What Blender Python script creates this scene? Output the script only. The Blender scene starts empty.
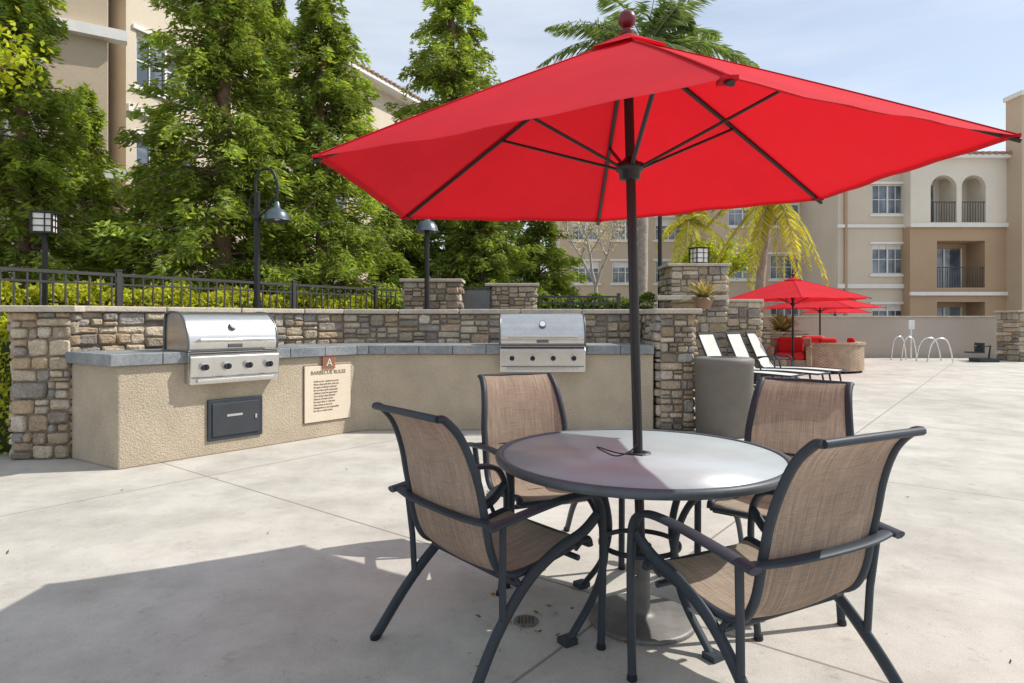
import bpy, math, random
import numpy as np
from mathutils import Vector, Matrix
R=random.Random(7)
F=640.0; H=1.31; HY=320.0
def PX(px,Y): return (px-512)/F*Y
def PZ(py,Y): return H+(HY-py)/F*Y

# ---------------------------------------------------------------- materials
MATS={}
def newmat(name):
    m=bpy.data.materials.new(name); m.use_nodes=True
    nt=m.node_tree; b=nt.nodes["Principled BSDF"]
    return m,nt,b
def N(nt,t,**k):
    n=nt.nodes.new(t)
    for a,v in k.items():
        if a.startswith('_'): n.inputs[a[1:].replace('_',' ')].default_value=v
        else: setattr(n,a,v)
    return n
def ramp(nt,fac,stops):
    r=nt.nodes.new('ShaderNodeValToRGB')
    while len(r.color_ramp.elements)<len(stops): r.color_ramp.elements.new(0.5)
    for e,(p,c) in zip(r.color_ramp.elements,stops):
        e.position=p; e.color=(c[0],c[1],c[2],1)
    nt.links.new(fac,r.inputs[0]); return r.outputs[0]
def mixc(nt,mode,fac,a,b):
    n=nt.nodes.new('ShaderNodeMix'); n.data_type='RGBA'; n.blend_type=mode
    for s,v in ((n.inputs[0],fac),(n.inputs[6],a),(n.inputs[7],b)):
        if hasattr(v,'is_output'): nt.links.new(v,s)
        elif isinstance(v,(int,float)): s.default_value=v
        else: s.default_value=(v[0],v[1],v[2],1)
    return n.outputs[2]
def noise(nt,scale,detail=4,rough=.55,vec=None):
    n=N(nt,'ShaderNodeTexNoise'); n.inputs['Scale'].default_value=scale
    n.inputs['Detail'].default_value=detail; n.inputs['Roughness'].default_value=rough
    if vec is None:
        tc=N(nt,'ShaderNodeTexCoord'); vec=tc.outputs['Object']
    nt.links.new(vec,n.inputs['Vector']); return n.outputs['Fac']
def bump(nt,b,h,strength,dist):
    n=N(nt,'ShaderNodeBump'); n.inputs['Strength'].default_value=strength; n.inputs['Distance'].default_value=dist
    nt.links.new(h,n.inputs['Height']); nt.links.new(n.outputs[0],b.inputs['Normal']); return n
def M(name,col,rough=.7,metal=0,var=.15,vscale=3,bs=0,bscale=60,bdist=.01,attr=False,spec=None,var2=.08,v2scale=40):
    if name in MATS: return MATS[name]
    m,nt,b=newmat(name)
    lo=[c*(1-var) for c in col]; hi=[min(1,c*(1+var)) for c in col]
    c=ramp(nt,noise(nt,vscale,5),[(.3,lo),(.7,hi)])
    if var2:
        c2=ramp(nt,noise(nt,v2scale,3),[(.3,(1-var2,)*3),(.7,(1,)*3)])
        c=mixc(nt,'MULTIPLY',1.0,c,c2)
    if attr:
        a=N(nt,'ShaderNodeAttribute',attribute_name='col'); c=mixc(nt,'MULTIPLY',1.0,c,a.outputs['Color'])
    nt.links.new(c,b.inputs['Base Color'])
    b.inputs['Roughness'].default_value=rough; b.inputs['Metallic'].default_value=metal
    if spec is not None: b.inputs['Specular IOR Level'].default_value=spec
    if bs: bump(nt,b,noise(nt,bscale,4),bs,bdist)
    MATS[name]=m; return m
def leafmat(name,col,tr=.35):
    m,nt,b=newmat(name)
    a=N(nt,'ShaderNodeAttribute',attribute_name='col')
    c=mixc(nt,'MULTIPLY',1.0,col,a.outputs['Color'])
    nt.links.new(c,b.inputs['Base Color']); b.inputs['Roughness'].default_value=.6; b.inputs['Specular IOR Level'].default_value=.25
    t=N(nt,'ShaderNodeBsdfTranslucent'); ct=mixc(nt,'MULTIPLY',1.0,c,(1.6,1.5,.7)); nt.links.new(ct,t.inputs[0])
    mx=N(nt,'ShaderNodeMixShader'); mx.inputs[0].default_value=tr
    nt.links.new(b.outputs[0],mx.inputs[1]); nt.links.new(t.outputs[0],mx.inputs[2])
    nt.links.new(mx.outputs[0],nt.nodes['Material Output'].inputs[0]); return m

def fabric(name,col,tr,weave=900,trcol=None,wb=.15,streak=False):
    m,nt,b=newmat(name)
    c=ramp(nt,noise(nt,2.5,4),[(.3,[x*.88 for x in col]),(.7,[min(1,x*1.08) for x in col])])
    if streak:
        tc=N(nt,'ShaderNodeTexCoord'); mp=N(nt,'ShaderNodeMapping'); mp.inputs['Scale'].default_value=(260,6,6)
        nt.links.new(tc.outputs['Object'],mp.inputs[0])
        s=noise(nt,1,2,.6,mp.outputs[0]); c=mixc(nt,'MULTIPLY',1.0,c,ramp(nt,s,[(.3,(.66,.64,.62)),(.7,(1.14,1.12,1.1))]))
        mp2=N(nt,'ShaderNodeMapping'); mp2.inputs['Scale'].default_value=(6,300,300)
        nt.links.new(tc.outputs['Object'],mp2.inputs[0])
        s=noise(nt,1,2,.6,mp2.outputs[0]); c=mixc(nt,'MULTIPLY',1.0,c,ramp(nt,s,[(.3,(.8,.8,.8)),(.7,(1.1,1.1,1.1))]))
    nt.links.new(c,b.inputs['Base Color']); b.inputs['Roughness'].default_value=.85; b.inputs['Specular IOR Level'].default_value=.15
    bump(nt,b,noise(nt,weave,2),wb,.002)
    t=N(nt,'ShaderNodeBsdfTranslucent')
    if trcol: t.inputs[0].default_value=(*trcol,1)
    else: nt.links.new(c,t.inputs[0])
    mx=N(nt,'ShaderNodeMixShader'); mx.inputs[0].default_value=tr
    nt.links.new(b.outputs[0],mx.inputs[1]); nt.links.new(t.outputs[0],mx.inputs[2])
    nt.links.new(mx.outputs[0],nt.nodes['Material Output'].inputs[0]); return m

def concrete_mat():
    m,nt,b=newmat('patio_concrete')
    tc=N(nt,'ShaderNodeTexCoord'); o=tc.outputs['Object']
    c=ramp(nt,noise(nt,.35,6,.6),[(.3,(.46,.435,.385)),(.7,(.58,.55,.50))])
    c=mixc(nt,'MULTIPLY',1.0,c,ramp(nt,noise(nt,1.8,8,.7),[(.32,(.74,.73,.72)),(.6,(1.02,1.02,1.02))]))
    c=mixc(nt,'MULTIPLY',1.0,c,ramp(nt,noise(nt,150,3,.6),[(.3,(.82,.82,.82)),(.65,(1.03,1.03,1.03))]))
    c=mixc(nt,'MULTIPLY',1.0,c,ramp(nt,noise(nt,7,6,.75),[(.25,(.68,.66,.64)),(.42,(1,1,1))]))
    c=mixc(nt,'MULTIPLY',1.0,c,ramp(nt,noise(nt,22,4,.8),[(.30,(.62,.58,.54)),(.37,(1,1,1))]))
    mp=N(nt,'ShaderNodeMapping'); mp.inputs['Rotation'].default_value=(0,0,math.radians(38)); mp.inputs['Location'].default_value=(1.42,.65,0)
    nt.links.new(o,mp.inputs[0]); sp=N(nt,'ShaderNodeSeparateXYZ'); nt.links.new(mp.outputs[0],sp.inputs[0])
    outs=[]
    for ax,per in (('X',3.9),('Y',3.3)):
        d=N(nt,'ShaderNodeMath',operation='PINGPONG'); d.inputs[1].default_value=per/2; nt.links.new(sp.outputs[ax],d.inputs[0])
        l=N(nt,'ShaderNodeMapRange'); l.inputs[1].default_value=.004; l.inputs[2].default_value=.010; l.inputs[3].default_value=1; l.inputs[4].default_value=0
        nt.links.new(d.outputs[0],l.inputs[0]); outs.append(l.outputs[0])
    mx=N(nt,'ShaderNodeMath',operation='MAXIMUM'); nt.links.new(outs[0],mx.inputs[0]); nt.links.new(outs[1],mx.inputs[1])
    c=mixc(nt,'MIX',mx.outputs[0],c,(.24,.21,.18))
    nt.links.new(c,b.inputs['Base Color']); b.inputs['Roughness'].default_value=.8; b.inputs['Specular IOR Level'].default_value=.3
    hh=N(nt,'ShaderNodeMath',operation='SUBTRACT'); nt.links.new(noise(nt,90,5,.7),hh.inputs[0]); nt.links.new(mx.outputs[0],hh.inputs[1])
    bump(nt,b,hh.outputs[0],.35,.006); return m
def slate_mat():
    m,nt,b=newmat('slate_counter_tile')
    c=ramp(nt,noise(nt,2.2,5),[(.3,(.15,.17,.185)),(.55,(.24,.255,.265)),(.75,(.36,.35,.32))])
    c=mixc(nt,'MULTIPLY',1.0,c,ramp(nt,noise(nt,30,5,.7),[(.3,(.7,.7,.7)),(.7,(1.15,1.15,1.15))]))
    nt.links.new(c,b.inputs['Base Color']); b.inputs['Roughness'].default_value=.5
    bump(nt,b,noise(nt,25,5),.3,.01); return m
def wicker_mat(name,col):
    m,nt,b=newmat(name)
    ck=N(nt,'ShaderNodeTexChecker'); ck.inputs['Scale'].default_value=28
    ck.inputs['Color1'].default_value=(*col,1); ck.inputs['Color2'].default_value=(*[c*.62 for c in col],1)
    tc=N(nt,'ShaderNodeTexCoord'); nt.links.new(tc.outputs['Object'],ck.inputs[0])
    c=mixc(nt,'MULTIPLY',1.0,ck.outputs[0],ramp(nt,noise(nt,6,4),[(.3,(.75,.75,.75)),(.7,(1.1,1.1,1.1))]))
    nt.links.new(c,b.inputs['Base Color']); b.inputs['Roughness'].default_value=.6; return m
def tile_roof_mat():
    m,nt,b=newmat('terracotta_roof')
    c=ramp(nt,noise(nt,3,5),[(.3,(.28,.15,.10)),(.7,(.44,.29,.2))])
    nt.links.new(c,b.inputs['Base Color']); b.inputs['Roughness'].default_value=.8; return m
def glass_mat():
    m,nt,b=newmat('window_glass')
    c=ramp(nt,noise(nt,.9,2),[(.4,(.05,.07,.10)),(.6,(.20,.25,.30))])
    nt.links.new(c,b.inputs['Base Color']); b.inputs['Roughness'].default_value=.05; b.inputs['Specular IOR Level'].default_value=1.0
    return m
m_conc=concrete_mat(); m_slate=slate_mat(); m_glass=glass_mat(); m_roof=tile_roof_mat()
m_stucco=M('counter_stucco',(.53,.445,.33),.9,0,.13,2.5,1.0,70,.014,var2=.3,v2scale=90)
m_bcream=M('building_cream_stucco',(.74,.68,.58),.9,0,.06,.5,.3,25,.02)
m_bsand=M('building_sand_stucco',(.62,.54,.43),.9,0,.06,.5,.3,25,.02)
m_btan=M('building_tan_stucco',(.55,.44,.32),.9,0,.07,.5,.3,25,.02)
m_bbrown=M('building_brown_stucco',(.44,.31,.20),.9,0,.07,.5,.3,25,.02)
m_bwall=M('garden_wall_stucco',(.46,.40,.34),.9,0,.08,.6,.3,25,.02)
m_trim=M('white_trim',(.78,.76,.72),.7,0,.05)
m_stone=M('field_stone',(1.0,.97,.91),.9,0,.30,8,1.0,26,.035,attr=True,var2=.35,v2scale=45)
m_mortar=M('stone_mortar',(.32,.27,.21),.95,0,.15,10,.6,60,.01)
m_cap=M('stone_cap',(.54,.47,.38),.85,0,.15,4,.6,40,.01,var2=.25)
m_steel=M('stainless_steel',(.66,.65,.62),.27,.95,.06,6,.05,200,.001)
m_steeld=M('grill_dark_steel',(.16,.16,.16),.4,.8)
m_black=M('black_metal',(.02,.02,.022),.45,.3)
m_panel=M('panel_door_paint',(.045,.05,.058),.5,.2)
m_fence=M('fence_metal',(.06,.058,.055),.5,.3)
m_frame=M('chair_frame_paint',(.036,.046,.058),.5,0,.12,8,.15,400,.0006,spec=.28)
m_tabrim=M('table_rim_paint',(.085,.105,.120),.45,0,.1,10,spec=.3)
m_tabtop=M('table_top_glass',(.44,.52,.54),.30,0,.08,5,.25,500,.0006,spec=.42,var2=.22,v2scale=300)
m_base=M('umbrella_base_iron',(.17,.16,.15),.55,.4,.2,14,.3,120,.002)
m_pole=M('umbrella_pole_paint',(.028,.028,.03),.4,.3)
m_fin=M('finial_red',(.12,.01,.015),.35)
m_red=fabric('umbrella_red_fabric',(.60,.020,.034),.28,900,(.80,.012,.02))
m_redc=M('red_cushion',(.6,.02,.02),.9)
m_sling=fabric('chair_sling_mesh',(.44,.365,.29),.32,700,None,.3,True)
m_bin=M('trash_bin_taupe',(.155,.14,.122),.6,0,.08,6,.2,150,.002)
m_lsling=M('lounge_sling',(.60,.58,.54),.8)
m_wick=wicker_mat('wicker',(.46,.33,.22))
m_bark=M('bark',(.22,.14,.10),.95,0,.3,6,.8,20,.03)
m_pbark=M('palm_bark',(.36,.32,.27),.95,0,.25,6,.8,14,.03)
m_wbark=M('pale_bark',(.5,.47,.43),.9,0,.2,6)
m_soil=M('planting_soil',(.13,.095,.065),.95,0,.3,3,.8,30,.03)
m_sign=M('sign_beige',(.70,.60,.47),.6,0,.04)
m_signred=M('sign_terracotta',(.42,.13,.07),.6)
m_ink=M('sign_ink',(.20,.12,.08),.7)
m_lant=M('lantern_panel',(.8,.78,.72),.5)
m_chrome=M('handrail_steel',(.75,.75,.76),.25,.9)
m_white=M('white_enamel',(.75,.75,.75),.5)
m_pot=M('clay_pot',(.26,.17,.12),.8)
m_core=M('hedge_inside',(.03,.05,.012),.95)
m_leafd=leafmat('conifer_foliage',(.155,.24,.055),.42)
m_leafy=leafmat('young_leaf_foliage',(.32,.40,.04),.45)
m_hedge=leafmat('hedge_foliage',(.34,.42,.05),.45)
m_shrub=leafmat('shrub_foliage',(.12,.20,.05),.4)
m_palm=leafmat('palm_frond',(.17,.24,.09),.35)
m_palmy=leafmat('dry_palm_frond',(.42,.40,.06),.4)
m_agave=leafmat('agave_leaf',(.36,.30,.15),.15)
m_dry=leafmat('dead_leaf',(.22,.12,.05),.1)

# ---------------------------------------------------------------- mesh builder
class MB:
    def __init__(s): s.v=[];s.f=[];s.sm=[];s.c=[]
    def add(s,vs,fs,smooth=False,col=(1,1,1)):
        o=len(s.v); s.v+=[tuple(p) for p in vs]
        for f in fs: s.f.append(tuple(i+o for i in f)); s.sm.append(smooth); s.c.append(col)
    def hexa(s,p,col=(1,1,1)):
        s.add(p,[(3,2,1,0),(4,5,6,7),(0,1,5,4),(1,2,6,5),(2,3,7,6),(3,0,4,7)],False,col)
    def box(s,c,d,rz=0,col=(1,1,1),mat=None):
        hx,hy,hz=d[0]/2,d[1]/2,d[2]/2; ca,sa=math.cos(rz),math.sin(rz); p=[]
        for z in (-hz,hz):
            for x,y in ((-hx,-hy),(hx,-hy),(hx,hy),(-hx,hy)):
                q=Vector((x,y,z))
                if mat is not None: q=mat@q
                p.append((c[0]+q.x*ca-q.y*sa,c[1]+q.x*sa+q.y*ca,c[2]+q.z))
        s.hexa(p,col)
    def prism(s,poly,z0,z1):
        n=len(poly); a=sum(poly[i][0]*poly[(i+1)%n][1]-poly[(i+1)%n][0]*poly[i][1] for i in range(n))
        if a<0: poly=poly[::-1]
        vs=[(x,y,z0) for x,y in poly]+[(x,y,z1) for x,y in poly]
        s.add(vs,[tuple(range(n))[::-1],tuple(range(n,2*n))]+[(i,(i+1)%n,n+(i+1)%n,n+i) for i in range(n)])
    def lathe(s,prof,c=(0,0,0),n=32,caps=True):
        vs=[];fs=[];k=len(prof)
        for r,z in prof:
            for i in range(n):
                a=2*math.pi*i/n; vs.append((c[0]+r*math.cos(a),c[1]+r*math.sin(a),c[2]+z))
        for j in range(k-1):
            for i in range(n):
                fs.append((j*n+i,j*n+(i+1)%n,(j+1)*n+(i+1)%n,(j+1)*n+i))
        s.add(vs,fs,True)
        if caps:
            s.add(vs[:n],[tuple(range(n))[::-1]]); s.add(vs[-n:],[tuple(range(n))])
    def tube(s,path,r,n=8,ry=None,cap=True,taper=None,up=(0,0,1)):
        P=[Vector(p) for p in path]; vs=[];fs=[]; up=Vector(up)
        prev=None
        for i,p in enumerate(P):
            t=(P[min(i+1,len(P)-1)]-P[max(i-1,0)]).normalized()
            if prev is None:
                a=up if abs(t.dot(up))<.9 else Vector((1,0,0)) if abs(t.x)<.9 else Vector((0,1,0))
                s1=t.cross(a).normalized()
            else:
                s1=(prev-t*prev.dot(t)).normalized()
            prev=s1; s2=s1.cross(t)
            k=1 if taper is None else 1+(taper-1)*i/(len(P)-1)
            rr=r if not isinstance(r,(list,tuple)) else r[i]
            for j in range(n):
                an=2*math.pi*(j+.5)/n
                vs.append(p+s1*math.cos(an)*rr*k+s2*math.sin(an)*(ry if ry else rr)*k)
        for i in range(len(P)-1):
            for j in range(n): fs.append((i*n+j,i*n+(j+1)%n,(i+1)*n+(j+1)%n,(i+1)*n+j))
        s.add(vs,fs,n>4)
        if cap: s.add(vs[:n],[tuple(range(n))]); s.add(vs[-n:],[tuple(range(n))[::-1]])
    def ball(s,c,r,n=16,sz=1):
        s.lathe([(max(.0005,r*math.sin(math.pi*i/10)),-r*sz*math.cos(math.pi*i/10)) for i in range(11)],c,n,False)
def cr(pts,k=6):
    P=[Vector(p) for p in pts]; out=[]
    P=[P[0]*2-P[1]]+P+[P[-1]*2-P[-2]]
    for i in range(1,len(P)-2):
        a,b,c,d=P[i-1:i+3]
        for j in range(k):
            t=j/k; out.append(.5*((2*b)+(c-a)*t+(2*a-5*b+4*c-d)*t*t+(3*b-a-3*c+d)*t**3))
    out.append(P[-2]); return out
def mk_obj(name,mb,mat,parent=None,bevel=0,off=None):
    me=bpy.data.meshes.new(name)
    vs=mb.v if off is None else [(x-off[0],y-off[1],z-off[2]) for x,y,z in mb.v]
    me.from_pydata(vs,[],mb.f); me.materials.append(mat)
    me.polygons.foreach_set('use_smooth',mb.sm)
    ca=me.color_attributes.new('col','FLOAT_COLOR','CORNER')
    d=[]
    for f,c in zip(mb.f,mb.c): d+= [c[0],c[1],c[2],1]*len(f)
    ca.data.foreach_set('color',d); me.update()
    o=bpy.data.objects.new(name,me); bpy.context.collection.objects.link(o)
    if parent: o.parent=parent
    elif off is not None: o.location=off
    if bevel:
        b=o.modifiers.new('Bevel','BEVEL'); b.width=bevel; b.segments=2; b.limit_method='ANGLE'; b.angle_limit=math.radians(40)
    return o
class Thing:
    def __init__(s,name,loc=(0,0,0),rz=0,world=False):
        s.e=bpy.data.objects.new(name,None); bpy.context.collection.objects.link(s.e)
        s.e.empty_display_size=.2; s.e.location=loc; s.e.rotation_euler=(0,0,rz)
        s.off=loc if world else None; s.p={}
    def part(s,name,mat,bevel=0):
        if name not in s.p: s.p[name]=(MB(),mat,bevel)
        return s.p[name][0]
    def done(s):
        for k,(mb,mat,bv) in s.p.items():
            if mb.v: mk_obj(k,mb,mat,s.e,bv,s.off)
        return s.e
def leaf_obj(name,C,D,L,W,col,mat,parent=None,off=None,taper=.35):
    C=np.asarray(C,float);D=np.asarray(D,float); n=len(C)
    D/=np.linalg.norm(D,axis=1)[:,None]+1e-9
    rs=np.random.RandomState(n%9999)
    q=rs.normal(size=(n,3)); S=np.cross(D,q); S/=np.linalg.norm(S,axis=1)[:,None]+1e-9
    L=np.broadcast_to(L,(n,))[:,None]; W=np.broadcast_to(W,(n,))[:,None]
    b=C-D*L/2*.2-S*W/2; b2=C-D*L/2*.2+S*W/2; t=C+D*L/2
    V=np.stack([C-D*L/2,b,t,b2],1).reshape(-1,3)
    if off is not None: V-=np.array(off)
    me=bpy.data.meshes.new(name); me.vertices.add(4*n); me.vertices.foreach_set('co',V.ravel())
    me.loops.add(4*n); me.loops.foreach_set('vertex_index',np.arange(4*n))
    me.polygons.add(n); me.polygons.foreach_set('loop_start',np.arange(0,4*n,4)); me.polygons.foreach_set('loop_total',np.full(n,4))
    me.update(calc_edges=True); me.materials.append(mat)
    ca=me.color_attributes.new('col','FLOAT_COLOR','CORNER')
    cc=np.concatenate([col,np.ones((n,1))],1).repeat(4,0); ca.data.foreach_set('color',cc.ravel())
    o=bpy.data.objects.new(name,me); bpy.context.collection.objects.link(o)
    if parent: o.parent=parent
    return o
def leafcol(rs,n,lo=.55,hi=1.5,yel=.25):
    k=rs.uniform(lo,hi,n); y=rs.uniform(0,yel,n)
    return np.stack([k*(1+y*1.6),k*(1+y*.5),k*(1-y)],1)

# ---------------------------------------------------------------- ground
g=MB(); g.add([(-150,-20,0),(150,-20,0),(150,400,0),(-150,400,0)],[(0,1,2,3)]); mk_obj('patio_ground',g,m_conc)

# ---------------------------------------------------------------- stones (irregular stacked stone)
PAL=[(.60,.50,.36),(.46,.38,.29),(.70,.61,.47),(.38,.34,.30),(.54,.41,.27),(.74,.66,.54),(.48,.45,.41),(.60,.46,.32),(.66,.56,.43),(.36,.30,.25),(.64,.54,.40)]
def stone_face(mb,p0,p1,z0,z1,cw=.25,ch=.115,**kw):
    p0=Vector(p0);p1=Vector(p1); L=(p1-p0).length; u=(p1-p0)/L; n=Vector((u.y,-u.x)); cells=[]
    def split(a0,a1,b0,b1,lv):
        w,h=a1-a0,b1-b0; tw=cw*R.uniform(.7,1.7); th=ch*R.uniform(.75,1.7)
        if w>tw*1.1 and (w/cw>=h/ch*.8 or h<=th*1.2):
            k=R.uniform(.32,.68); split(a0,a0+w*k,b0,b1,lv+1); split(a0+w*k,a1,b0,b1,lv+1)
        elif h>th*1.1 and h>ch*.9:
            k=R.uniform(.32,.68); split(a0,a1,b0,b0+h*k,lv+1); split(a0,a1,b0+h*k,b1,lv+1)
        else: cells.append((a0,a1,b0,b1))
    split(0,L,z0,z1,0)
    for a0,a1,b0,b1 in cells:
        w,h=a1-a0,b1-b0
        if w<.02 or h<.02: continue
        g=.004; a0+=g;a1-=g;b0+=g;b1-=g; w,h=a1-a0,b1-b0; q=min(w,h)
        e=lambda s=1:R.uniform(0,.10)*q*s
        cx1,cx2=[R.uniform(.06,.28)*q for _ in range(2)],[R.uniform(.06,.28)*q for _ in range(2)]
        poly=[(a0+cx1[0],b0+e()*.5),((a0+a1)/2+R.uniform(-.2,.2)*w,b0+e()*.3),(a1-cx1[1],b0+e()),(a1-e()*.5,b0+cx1[0]),(a1-e()*.3,(b0+b1)/2),(a1-e()*.5,b1-cx2[0]),
              (a1-cx2[1],b1-e()),((a0+a1)/2+R.uniform(-.2,.2)*w,b1-e()*.3),(a0+cx2[0],b1-e()),(a0+e()*.5,b1-cx2[1]),(a0+e()*.3,(b0+b1)/2),(a0+e()*.5,b0+cx1[1])]
        m=len(poly); cxx=(a0+a1)/2; czz=(b0+b1)/2
        def inset(d):
            return [(cxx+(a-cxx)*max(.3,1-2*d/w),czz+(b-czz)*max(.3,1-2*d/h)) for a,b in poly]
        pr=R.uniform(.015,.06); tx,tz=R.uniform(-.07,.07),R.uniform(-.12,.08)
        rings=[(inset(0),-.02),(inset(.001),pr*.55),(inset(.007),pr*.88),(inset(.018),pr)]
        c=R.choice(PAL); kk=R.uniform(.78,1.15); c=[x*kk for x in c]; V=[]
        for rg,dp in rings:
            for a,b in rg:
                d=dp+((a-cxx)*tx+(b-czz)*tz if dp>0 else 0)+(R.uniform(-.004,.004) if dp>0 else 0)
                v=p0+u*a+n*d; V.append((v.x,v.y,b))
        fs=[]
        for r_ in range(3):
            for i in range(m): fs.append((r_*m+i,r_*m+(i+1)%m,(r_+1)*m+(i+1)%m,(r_+1)*m+i))
        mb.add(V,fs,True,c); mb.add(V[3*m:],[tuple(range(m))],False,c)
def stone_pier(name,c,w,d,z0,z1,rz=0,cap=.06,over=.05,cw=.24,ch=.12,**kw):
    t=Thing(name,(c[0],c[1],0),rz)
    t.part('mortar_core',m_mortar).box((0,0,(z0+z1)/2),(w-.02,d-.02,z1-z0))
    st=t.part('stones',m_stone); a,b=w/2,d/2
    for p,q in (((-a,-b),(a,-b)),((a,-b),(a,b)),((a,b),(-a,b)),((-a,b),(-a,-b))): stone_face(st,p,q,z0,z1,cw,ch)
    if cap: t.part('cap',m_cap,.012).box((0,0,z1+cap/2),(w+2*over+.06,d+2*over+.06,cap))
    return t
wf=[(-4.20,6.15),(-2.63,8.03),(-2.2,8.33),(-1.5,8.46),(1.72,8.46)]
def offset(poly,d):
    out=[]
    for i,p in enumerate(poly):
        a=Vector(poly[max(i-1,0)]);b=Vector(poly[min(i+1,len(poly)-1)])
        if i==0 or i==len(poly)-1: u=(b-a).normalized(); n=Vector((-u.y,u.x)); q=Vector(p)+n*d
        else:
            u1=(Vector(p)-a).normalized();u2=(b-Vector(p)).normalized()
            n1=Vector((-u1.y,u1.x));n2=Vector((-u2.y,u2.x)); m=(n1+n2).normalized(); q=Vector(p)+m*d/max(.3,m.dot(n1))
        out.append((q.x,q.y))
    return out
t=Thing('stone_retaining_wall',(-4.20,6.15,0),0,True)
t.part('mortar_core',m_mortar).prism(wf+offset(wf,.3)[::-1],0,1.39)
st=t.part('stones',m_stone)
for a,b in zip(wf[:-1],wf[1:]): stone_face(st,a,b,.9,1.39,.24,.10)
for i in range(4):
    A,B=offset(wf,-.07),offset(wf,.36); L=(Vector(A[i+1])-Vector(A[i])).length; k=max(1,round(L/.75))
    for j in range(k):
        f=lambda P,q:(P[i][0]+(P[i+1][0]-P[i][0])*q,P[i][1]+(P[i+1][1]-P[i][1])*q)
        q0,q1=j/k+.003,(j+1)/k-.003; t.part('cap',m_cap,.010).prism([f(A,q0),f(A,q1),f(B,q1),f(B,q0)],1.392,1.45+R.uniform(-.004,.004))
t.done()
stone_pier('stone_wall_pier',(-4.46,6.28),.52,.5,0,1.386,math.radians(6),cw=.20,ch=.11).done()
stone_pier('stone_wall_pier',(1.96,8.08),.40,.95,0,1.385,0,cw=.18,ch=.10).done()
g=MB(); g.prism([(-4.75,6.75),(-2.75,8.35),(-2.2,8.70),(-1.5,8.84),(2.0,8.86),(2.3,30),(-40,30),(-40,6.75)],.006,1.15); mk_obj('planting_terrace_ground',g,m_soil)

# ---------------------------------------------------------------- counter
cf=[(-3.44,5.59),(-1.84,7.508),(-1.70,7.585),(-1.5,7.60),(1.68,7.60)]
cb=[(-4.17,6.06),(-2.60,7.99),(-2.18,8.28),(-1.5,8.42),(1.68,8.42)]
t=Thing('barbecue_counter',(-3.44,5.59,0),0,True)
t.part('stucco_body',m_stucco,.012).prism(cf+cb[::-1],0,.905)
sf=offset(cf,-.05); sf[0]=(sf[0][0]-.05,sf[0][1]-.06)
sb=list(cb); sb[0]=(-4.21,6.02)
def lerp(a,b,k): return (a[0]+(b[0]-a[0])*k,a[1]+(b[1]-a[1])*k)
sl=t.part('slate_top',m_slate,.006)
for i in range(4):
    L=(Vector(cf[i+1])-Vector(cf[i])).length; n=max(1,round(L/.42))
    for j in range(n):
        k0,k1=j/n,(j+1)/n; e=.003/L
        A,B=lerp(sf[i],sf[i+1],k0+e),lerp(sf[i],sf[i+1],k1-e); C,D=lerp(sb[i],sb[i+1],k1-e),lerp(sb[i],sb[i+1],k0+e)
        for q0,q1 in ((0,.5),(.503,1)):
            z=1.012+R.uniform(-.002,.002)
            sl.prism([lerp(A,D,q0),lerp(B,C,q0),lerp(B,C,q1),lerp(A,D,q1)],.907,z)
t.done()
u1=Vector((1.60,1.918)).normalized(); ang1=math.atan2(u1.y,u1.x)
def on_left(tt,out=0,z=0):
    p=Vector((-3.44,5.59))+u1*tt+Vector((u1.y,-u1.x))*out; return (p.x,p.y,z)
def grill(loc,rz,w=.92):
    t=Thing('barbecue_grill',loc,rz); s=t.part('body',m_steel,.008)
    s.box((0,.20,.86),(w,.56,.30))
    h=w/2
    s.hexa([(-h,-.11,.70),(h,-.11,.70),(h,-.079,.70),(-h,-.079,.70),(-h,-.13,.96),(h,-.13,.96),(h,-.079,1.0),(-h,-.079,1.0)])
    t.part('drip_tray',m_steel,.004).box((0,-.09,.735),(w*.86,.09,.03))
    t.part('panel_seam',m_steeld).box((0,-.125,.765),(w*.96,.02,.006))
    k=t.part('knobs',m_black); kr=t.part('knob_rings',m_steel)
    for i in range(4):
        x=-w*.36+i*w*.24
        kr.tube([(x,-.115,.86),(x,-.140,.862)],.040,16); k.tube([(x,-.14,.862),(x,-.175,.866)],.029,14)
        k.box((x,-.178,.866),(.008,.012,.05))
    prof=[(-.075,1.015),(-.085,1.10),(-.06,1.20),(.0,1.30),(.09,1.365),(.20,1.385),(.36,1.385),(.44,1.33),(.46,1.015)]
    P3=cr([(0,a,b) for a,b in prof],4); l=t.part('lid',m_steel,.004); n=len(P3)
    vs=[(-h+.01,p.y,p.z) for p in P3]+[(h-.01,p.y,p.z) for p in P3]
    l.add(vs,[(i,i+1,n+i+1,n+i) for i in range(n-1)],True)
    l.add(vs,[tuple(range(n))[::-1],tuple(range(n,2*n))])
    tr=t.part('lid_side_trim',m_steeld,.003); tr.tube([(-h,p.y,p.z) for p in P3],.012,6); tr.tube([(h,p.y,p.z) for p in P3],.012,6)
    hd=t.part('handle',m_steel); hd.tube([(-h*.82,-.15,1.12),(h*.82,-.15,1.12)],.018,12)
    for x in (-h*.76,h*.76): hd.tube([(x,-.15,1.12),(x,-.07,1.12)],.014,8)
    t.part('thermometer_ring',m_steeld).tube([(0,-.035,1.25),(0,-.066,1.265)],.042,18)
    t.part('thermometer_face',m_white).tube([(0,-.060,1.262),(0,-.070,1.267)],.034,18)
    t.part('badge',m_steeld).box((0,-.089,1.06),(.14,.01,.035))
    t.part('grill_cap',m_steeld,.004).box((0,.19,1.016),(w+.03,.6,.012))
    t.done()
grill(on_left(1.01),ang1,.90)
grill((.36,7.60,0),0,1.0)
t=Thing('utility_access_panel',on_left(1.05,.0),ang1)
t.part('frame',m_frame,.006).box((0,-.008,.335),(.56,.03,.40)); t.part('door',m_panel,.004).box((0,-.028,.335),(.48,.012,.32))
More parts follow.
